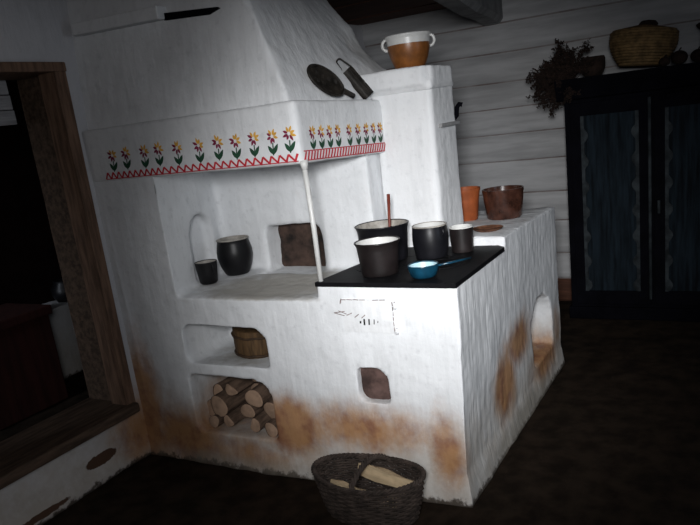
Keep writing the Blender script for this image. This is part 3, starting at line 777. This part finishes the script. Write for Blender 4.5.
inner = [f for f in bm.faces if 1 < (int(f.calc_center_median().x / L * rows)) < rows - 2 and int(f.calc_center_median().x / L * rows) % 2 == 0]
for j, f in enumerate(inner):
    if j % 2: c_ = f.calc_center_median(); r = bmesh.ops.poke(bm, faces=[f]); r['verts'][0].co.z += .003
link('grating_sheet', bm, M['ironold'], t, False).modifiers.new('s', 'SOLIDIFY').thickness = .0025
bm = bmesh.new(); pts = [(0, -W_, .003), (L, -W_, .003), (L + .02, -W_ * .8, .003)] + [(L + .045 + .012 * math.sin(a), -W_ * .5 * math.cos(a), .003) for a in [PI * k / 8 for k in range(9)]] + [(L + .02, W_ * .6, .003), (L, W_, .003), (0, W_, .003)]
tube(bm, pts, .0036, 7); link('wire_loop', bm, M['ironold'], t)

# ------------------------------------------------------------------ cupboard
cb = empty('cupboard', (.405, 2.62, 0)); tag(cb, 'dark blue-black painted wooden cupboard with two scalloped doors against the log wall', 'cupboard')
def cp(name, bm, mat, parent=None, smooth=False): return link(name, bm, mat, parent or cb, smooth)
bm = bmesh.new(); box(bm, -.515, .515, -.19, .19, .08, 1.44, bev=.006); cp('carcass', bm, M['cupdark'])
bm = bmesh.new(); box(bm, -.53, .53, -.205, .195, .0, .085, bev=.008); cp('plinth', bm, M['cupdark'])
bm = bmesh.new(); prism(bm, [(-.195, 1.43), (-.215, 1.44), (-.225, 1.465), (-.25, 1.52), (-.255, 1.56), (.195, 1.56), (.195, 1.43)], 0, -.555, .555); cp('cornice', bm, M['cupdark'])
for s in (-1, 1):
    d = empty('door', (0, 0, 0)); d.parent = cb
    x0, x1 = (-.475, -.012) if s < 0 else (.012, .475)
    bm = bmesh.new(); f = -.215
    box(bm, x0, x0 + .075, f, -.19, .11, 1.41, bev=.004); box(bm, x1 - .075, x1, f, -.19, .11, 1.41, bev=.004)
    box(bm, x0 + .07, x1 - .07, f + .001, -.19, .11, .20, bev=.004); box(bm, x0 + .07, x1 - .07, f + .001, -.19, 1.33, 1.41, bev=.004)
    link('door_frame', bm, M['cupdark'], d, False)
    bm = bmesh.new(); box(bm, x0 + .065, x1 - .065, -.203, -.191, .19, 1.34); link('panel', bm, M['cup'], d, False)
    for e in (0, 1):
        xe = x0 + .073 if e == 0 else x1 - .073; sg = 1 if e == 0 else -1
        pts = [(xe - sg * .012, .20)]; N = 96
        for i in range(N + 1):
            z = .20 + 1.13 * i / N; pts.append((xe + sg * (.008 + .024 * max(0, math.sin(2 * PI * (z - .20) / .1614)) ** .8), z))
        pts.append((xe - sg * .012, 1.33))
        bm = bmesh.new()
        A = []
        for j in range(1, N + 2):
            A.append((bm.verts.new((pts[j][0], -.216, pts[j][1])), bm.verts.new((xe - sg * .012, -.216, pts[j][1])), bm.verts.new((pts[j][0], -.202, pts[j][1])), bm.verts.new((xe - sg * .012, -.202, pts[j][1]))))
        for a, b_ in zip(A, A[1:]):
            bm.faces.new((a[0], b_[0], b_[1], a[1])); bm.faces.new((a[0], a[2], b_[2], b_[0])); bm.faces.new((a[1], b_[1], b_[3], a[3]))
        bm.faces.new((A[0][0], A[0][1], A[0][3], A[0][2])); bm.faces.new((A[-1][0], A[-1][2], A[-1][3], A[-1][1])); cleanup(bm)
        link('scalloped_trim', bm, M['cuptrim'], d, False)
    if s < 0:
        bm = bmesh.new(); tube(bm, [(-.012 + .0, -.222, .15), (-.012, -.222, 1.40)], .010, 8); link('moulding', bm, M['cuptrim'], d)
bm = bmesh.new(); box(bm, .03, .045, -.219, -.212, .70, .78, bev=.002); cp('keyhole_plate', bm, M['cuptrim'])

# things on the cupboard
bm = bmesh.new(); rn = random.Random(5)
def branch(p, d, L, r, depth):
    pts = [p]; q = p.copy(); dd = d.copy()
    for i in range(5):
        dd = (dd + Vector((rn.uniform(-.3, .3), rn.uniform(-.3, .3), rn.uniform(-.3, .22)))).normalized(); q = q + dd * L / 5; pts.append(q.copy())
        if q.y > 2.80: q.y = 2.80
        if depth < 2:
            for _ in range(2 if depth == 0 else 1):
                branch(q, (dd + Vector((rn.uniform(-1, 1), rn.uniform(-1, 1), rn.uniform(-1, 1)))).normalized(), L * .42, r * .6, depth + 1)
        else:
            for _ in range(2):
                e = q + Vector((rn.uniform(-1, 1), rn.uniform(-1, 1), rn.uniform(-1, 1))).normalized() * .016; s = Vector((rn.uniform(-1, 1), rn.uniform(-1, 1), rn.uniform(-1, 1))).normalized() * .006
                bm.faces.new([bm.verts.new(q), bm.verts.new((q + e) / 2 + s), bm.verts.new(e), bm.verts.new((q + e) / 2 - s)])
    tube(bm, pts, [r * (1 - .12 * i) for i in range(len(pts))], 4)
for i in range(34):
    a = rn.uniform(0, 1)
    d = Vector((-1, rn.uniform(-.7, .2), rn.uniform(-.75, .55)))
    branch(Vector((rn.uniform(-.12, -.02), 2.50 + rn.uniform(-.06, .08), 1.575 + rn.uniform(0, .05))), d.normalized(), rn.uniform(.09, .19), .0032, 0)
for i in range(3): branch(Vector((-.10 + .03 * i, 2.50, 1.58)), Vector((-.35 + .2 * i, 0, 1)).normalized(), .17, .0032, 0)
for i in range(4): branch(Vector((rn.uniform(-.08, .0), 2.47, 1.58)), Vector((.3, rn.uniform(-.5, .0), .7)).normalized(), .08, .0032, 0)
o = link('dried_herbs', bm, M['herb'], smooth=False); tag(o, 'bundle of dark dried herbs hanging over the left end of the cupboard', 'dried herbs')
vessel('bowl', 'small dark brown bowl between the dried herbs and the straw basket', (.050, 2.55, 1.562), [(.05, 0), (.06, .01), (.074, .05), (.074, .10), (.068, .115)], [(.05, .01), (.068, .06), (.062, .115)], M['herb'], M['herb'], cat='bowl')
t = empty('straw_basket', (.325, 2.57, 1.562)); t.rotation_euler = (-.06, .10, 0); tag(t, 'large round coiled straw basket with lid on top of the cupboard', 'basket')
bm = bmesh.new(); prof_ = []; 
for k in range(12):
    s = k / 11; r = .125 + .062 * math.sin(min(1, s * 1.15) * PI * .56); prof_.append((r, .03 + .175 * s))
for k, (r, z) in enumerate(prof_): tube(bm, [(r * math.cos(a), r * math.sin(a), z) for a in [2 * PI * i / 64 for i in range(64)]], .0105, 8, True)
lathe(bm, [(0, .02), (.125, .02), (.13, .035)], 48); link('coiled_wall', bm, M['straw'], t)
bm = bmesh.new()
for k in range(9): r = .175 - k * .019; tube(bm, [(r * math.cos(a), r * math.sin(a), .215 + .004 * k) for a in [2 * PI * i / 64 for i in range(64)]], .0115, 8, True)
link('lid', bm, M['straw'], t)
bm = bmesh.new(); lathe(bm, [(0, 0), (.05, 0), (.055, .015), (.04, .032), (0, .038)], 24, (.02, 0, .245)); link('lid_knob', bm, M['herb'], t)
for i, (x, y, r, lab) in enumerate(((.545, 2.52, .045, 'dark round gourd just right of the straw basket on the cupboard'), (.645, 2.55, .042, 'dark round gourd under the thin stem on the cupboard'), (.475, 2.42, .03, 'small dark round gourd at the foot of the straw basket'))):
    g_ = empty('gourd', (x, y, 1.56)); tag(g_, lab, 'gourd', 'gourds on the cupboard')
    bm = bmesh.new(); lathe(bm, [(r * math.cos(a) * (1 if abs(math.cos(a)) > 1e-3 else 0), r * .9 + r * .9 * math.sin(a)) for a in [-PI / 2 + PI * k / 12 for k in range(13)]], 24); cleanup(bm)
    for v in bm.verts: k = 1 + .05 * math.cos(8 * math.atan2(v.co.y, v.co.x)); v.co.x *= k; v.co.y *= k
    link('gourd_body', bm, M['herb'], g_)
    bm = bmesh.new(); tube(bm, [(0, 0, r * 1.75), (.004, 0, r * 1.95), (.012, 0, r * 2.1)], .004, 6); link('stem', bm, M['herb'], g_)
t = empty('dried_flower', (.655, 2.62, 1.56)); tag(t, 'thin upright dried stem with dark head at the right end of the cupboard', 'dried flower')
bm = bmesh.new(); tube(bm, [(0, 0, 0), (-.004, 0, .1), (.0, 0, .19)], .0028, 6); link('stem', bm, M['herb'], t)
bm = bmesh.new(); lathe(bm, [(0, .18), (.012, .185), (.026, .20), (.03, .212), (.012, .222), (0, .224)], 20); link('seed_head', bm, M['herb'], t)
